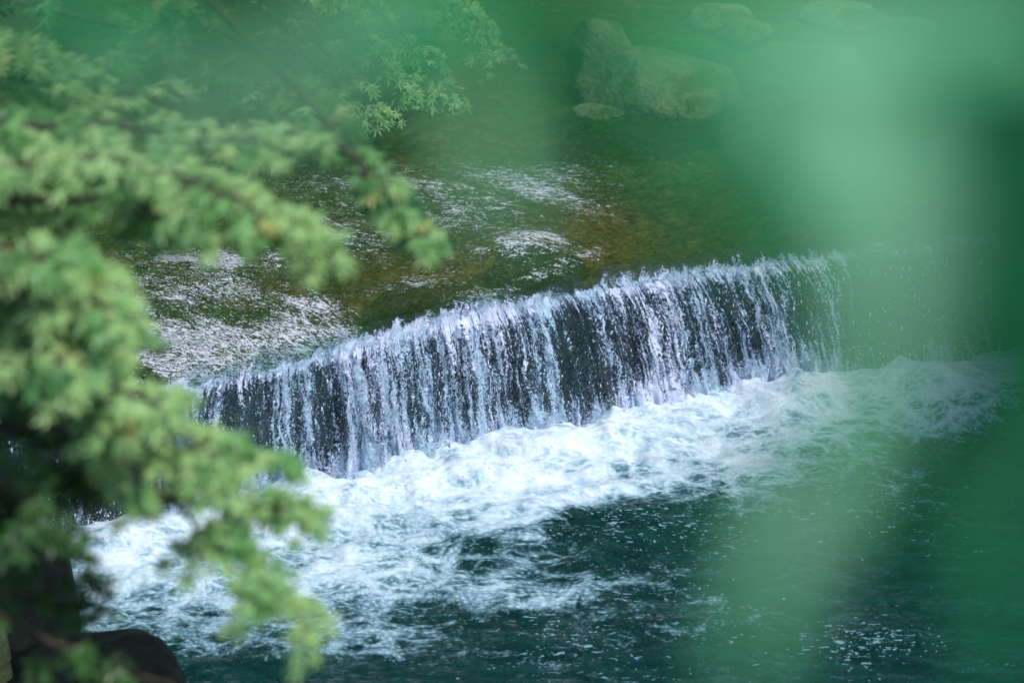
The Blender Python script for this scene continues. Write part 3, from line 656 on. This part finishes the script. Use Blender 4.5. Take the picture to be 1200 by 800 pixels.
# far maple bush overhanging the stream
bx0 = at_z(470, 60, 0.3); tz = gz(bx0.x - 0.9, bx0.y + 1.8)
m3 = empty('maple_bush', (bx0.x - 0.9, bx0.y + 1.8, tz)); tag(m3, 'far maple bush drooping over the stream behind the thin twig', 'bush')
_, tp3 = trunk(m3, m3.location, m3.location + Vector((0.2, -0.3, 1.8)), 0.05, 0.015, seed=5)
for (pp, dep) in [([(400, -20), (440, 60), (480, 130)], 14.6), ([(420, -10), (500, 70), (530, 140)], 14.8), ([(360, 0), (410, 90), (440, 145)], 14.3), ([(330, 20), (370, 90), (390, 130)], 14.2), ([(520, -10), (560, 30), (580, 60)], 15.4)]:
    bough(m3, pp, dep, 260, 0.22, 0.075, M['maple'], 0.55, start=tp3[-1], rad=0.012, droop=0.5)

# ------------------------------------------------------------------ shrub right beside the viewer: its leaves hang close in front of the lens
tx, ty = 1.25, 0.75; tz = gz(tx, ty)
ns = empty('broadleaf_tree', (tx, ty, tz)); tag(ns, 'broad leaved tree whose near leaves blur pale green at right', 'tree')
_, tpn = trunk(ns, (tx, ty, tz), (tx - 0.1, ty, 6.3), 0.06, 0.02, seed=8)
tx2, ty2 = -1.1, 0.7; tz2 = gz(tx2, ty2)
nl_ = empty('broadleaf_tree', (tx2, ty2, tz2)); tag(nl_, 'broad leaved tree whose near leaves veil the top left', 'tree')
_, tpl = trunk(nl_, (tx2, ty2, tz2), (tx2, ty2, 6.3), 0.06, 0.02, seed=9)
def near_branch(parent, tpts, leaves, seed):
    """leaves: (px, py, distance, length m, width m, hang angle deg from straight down, tone); each a real leaf on one hanging twig"""
    r_ = random.Random(seed); tw = MB(); lv = MB(); RT = Vector((1, 0, 0)); tips = []
    for (x, y, d, ln, wd, phi, tone) in leaves:
        d *= 1.10; ln *= 1.08; wd *= 1.04; c = at_d(x, y, d); a = R(phi + r_.uniform(-6, 6))
        yv = (-UP * math.cos(a) + RT * math.sin(a) - FW * r_.uniform(-0.1, 0.35)).normalized()
        nv = (-FW * 0.85 + Vector((0, 0, 1)) * 0.6 + RT * r_.uniform(-0.1, 0.35)); nv = (nv - yv * nv.dot(yv)).normalized(); xv = yv.cross(nv)
        V, F = OL; k = wd / 0.66
        W = [tuple(c + xv * (v[0] * k) + yv * ((v[1] - 0.5) * ln) + nv * (v[2] * ln)) for v in V]
        lv.add(W, F, tone); tips.append(c - yv * ln * 0.5)
    tips.sort(key=lambda p: (p - tpts[8]).length)
    path = [near_pt(tpts, tips[0].z + 0.1)] + tips
    tube(tw, path, [0.0022] + [0.0008] * (len(path) - 1), 5, 0.3)
    br = tw.build('branch', M['near'], parent); br.location = tuple(-c for c in parent.location)
    lv.build('foliage', M['near'], br, smooth=True)
# tone 0 = deep green with canopy shade put into the colour, 1 = pale
near_branch(ns, tpn, [(990, 150, .48, .052, .022, 42, .95), (1046, 290, .47, .066, .020, 5, 1.0), (1012, 240, .54, .058, .022, 22, .92), (890, 130, .50, .046, .022, 70, .78), (860, 240, .48, .036, .013, -30, .60), (790, 150, .48, .024, .010, 50, .40),
    (930, 215, .50, .044, .020, 40, .66), (940, 60, .50, .042, .018, 70, .80), (1040, 425, .50, .046, .017, -12, .88), (950, 300, .54, .040, .015, 30, .55)], 1)
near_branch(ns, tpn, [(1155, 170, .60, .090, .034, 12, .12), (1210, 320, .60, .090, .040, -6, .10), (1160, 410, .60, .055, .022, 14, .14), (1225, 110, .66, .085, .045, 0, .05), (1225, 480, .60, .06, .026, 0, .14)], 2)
near_branch(ns, tpn, [(985, 510, .56, .046, .016, -12, .75), (935, 625, .54, .056, .018, -28, 1.0), (890, 745, .54, .040, .014, -10, .75), (850, 600, .58, .028, .012, 0, .6), (1060, 570, .54, .036, .014, 20, .22)], 3)
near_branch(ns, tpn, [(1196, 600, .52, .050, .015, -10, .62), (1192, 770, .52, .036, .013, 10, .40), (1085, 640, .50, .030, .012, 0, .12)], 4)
near_branch(ns, tpn, [(1150, 25, .50, .048, .022, 90, .78), (1040, 10, .50, .048, .022, 90, .85), (860, 15, .50, .048, .018, 90, .72), (770, 10, .52, .036, .014, 90, .85), (690, 60, .48, .036, .018, 0, .22), (690, 150, .50, .026, .012, 0, .2), (1010, 80, .50, .040, .020, 60, .5)], 5)
near_branch(nl_, tpl, [(572, 130, .54, .058, .013, 5, 1.0), (570, 40, .52, .036, .016, 0, .65), (595, 225, .56, .030, .012, 0, .7), (650, 60, .50, .04, .016, 10, .12)], 6)
near_branch(nl_, tpl, [(405, 45, .52, .052, .020, -25, 1.0), (330, 115, .54, .042, .018, -60, .95), (215, 105, .52, .044, .020, -70, 1.0), (95, 15, .50, .040, .018, -90, .65), (235, 30, .52, .030, .014, -60, .6), (160, 50, .50, .036, .016, -60, .06), (290, 25, .50, .034, .018, -40, .12), (30, 70, .50, .04, .02, -80, .08)], 7)
near_branch(nl_, tpl, [(480, 10, .50, .036, .020, -60, .5), (455, 110, .54, .034, .014, -30, .75)], 8)

# ------------------------------------------------------------------ forest around the stream
def crown(name, parent, c, rad, n, size, seed, mat):
    r_ = np.random.default_rng(seed); mb = MB()
    K = 26; cc = r_.normal(size=(K, 3)); cc /= np.linalg.norm(cc, axis=1)[:, None]; cc *= (r_.random(K) ** 0.4)[:, None] * np.array(rad) * 0.85
    cr_ = 0.22 + 0.22 * r_.random(K)
    for k in range(n):
        i = r_.integers(K); d = r_.normal(size=3); d /= np.linalg.norm(d); d *= cr_[i] * min(rad) * 1.2 * r_.random() ** 0.35
        p = np.array(c) + cc[i] + d
        put_leaf(mb, OL_S, p, r_.random() * 6.28, r_.normal() * 0.7, r_.normal() * 0.7, size * (0.6 + 0.8 * r_.random()), float(np.clip(0.45 + 0.25 * r_.normal() + 0.15 * (i % 3 - 1), 0, 1)))
    return mb.build(name, mat, parent, smooth=False)
OL_S = (np.array([(0, 0, 0), (0.32, 0.45, 0.06), (0, 1, -0.1), (-0.32, 0.45, 0.06)]), np.array([(0, 1, 2), (0, 2, 3)]))
def forest_tree(x, y, h, seed):
    z = gz(x, y); t = empty('broadleaf_tree', (x, y, z))
    tag(t, 'dense dark green tree on the slope above the stream', 'tree', 'trees on the slopes above the stream')
    trunk(t, t.location, t.location + Vector((0.3, -0.2, h * 0.75)), 0.16, 0.05, 0.3, seed=seed)
    crown('crown', t, (0.2, -0.1, h * 0.68), (h * 0.30, h * 0.30, h * 0.36), 5200, 0.30, seed, M['forest'])
    return t
protos = [forest_tree(-8.5, 17.0, 8.0, 21), forest_tree(0.5, 25.0, 9.0, 22), forest_tree(8.5, 16.0, 8.5, 23)]
for i, (x, y, rz, s) in enumerate([(-5, 22.5, 1, 1.0), (5, 23, 2, 1.05), (-11, 23, 3, 1.1), (10.5, 23, 4, 1.1), (-9, 10, 5, 0.9), (9.5, 9, 0.6, 0.95), (-2.5, 29, 2.2, 1.2), (4.5, 30, 4.4, 1.2),
                                   (-10, 31, 1.6, 1.2), (12, 31, 5.2, 1.2), (-13, 16, 0.4, 1.1), (13, 16, 3.4, 1.1), (-8, 4, 2.4, 0.9), (9, 3, 1.4, 0.9), (0, 36, 3.1, 1.4), (-6, 38, 0.8, 1.4), (7, 38, 1.9, 1.4)]):
    src = protos[i % 3]; r = src.copy(); COL.objects.link(r); r.location = (x, y, gz(x, y)); r.rotation_euler = (0, 0, rz); r.scale = (s, s, s)
    for ch in src.children:
        c2 = ch.copy(); COL.objects.link(c2); c2.parent = r
# undergrowth on the banks (too many leaves to count)
mb = MB(); r_ = np.random.default_rng(77); cnt = 0
while cnt < 30000:
    x = r_.uniform(-9, 9); y = r_.uniform(5, 24)
    if cnt % 2: y = r_.uniform(15.5, 22); x = r_.uniform(-5, 5)
    l = float(bank_left(y)) - x; r2 = x - float(bank_right(y)); o_ = max(l, r2, (y - 18.2) * 0.9)
    if o_ < 0.25: continue
    if fbm(np.array([x * 1.3]), np.array([y * 1.3]), 200, 2)[0] < 0.42: cnt += 1; continue
    z = gz(x, y); cnt += 1
    put_leaf(mb, OL_S, (x, y, z + r_.random() ** 2 * 0.35), r_.random() * 6.28, r_.normal() * 0.6, r_.normal() * 0.6, 0.05 + 0.09 * r_.random(), float(np.clip(0.5 + 0.25 * r_.normal(), 0, 1)))
o = mb.build('undergrowth', M['forest'], None, smooth=False); tag(o, kind='stuff'); o['label'] = 'low dark green undergrowth covering the banks'
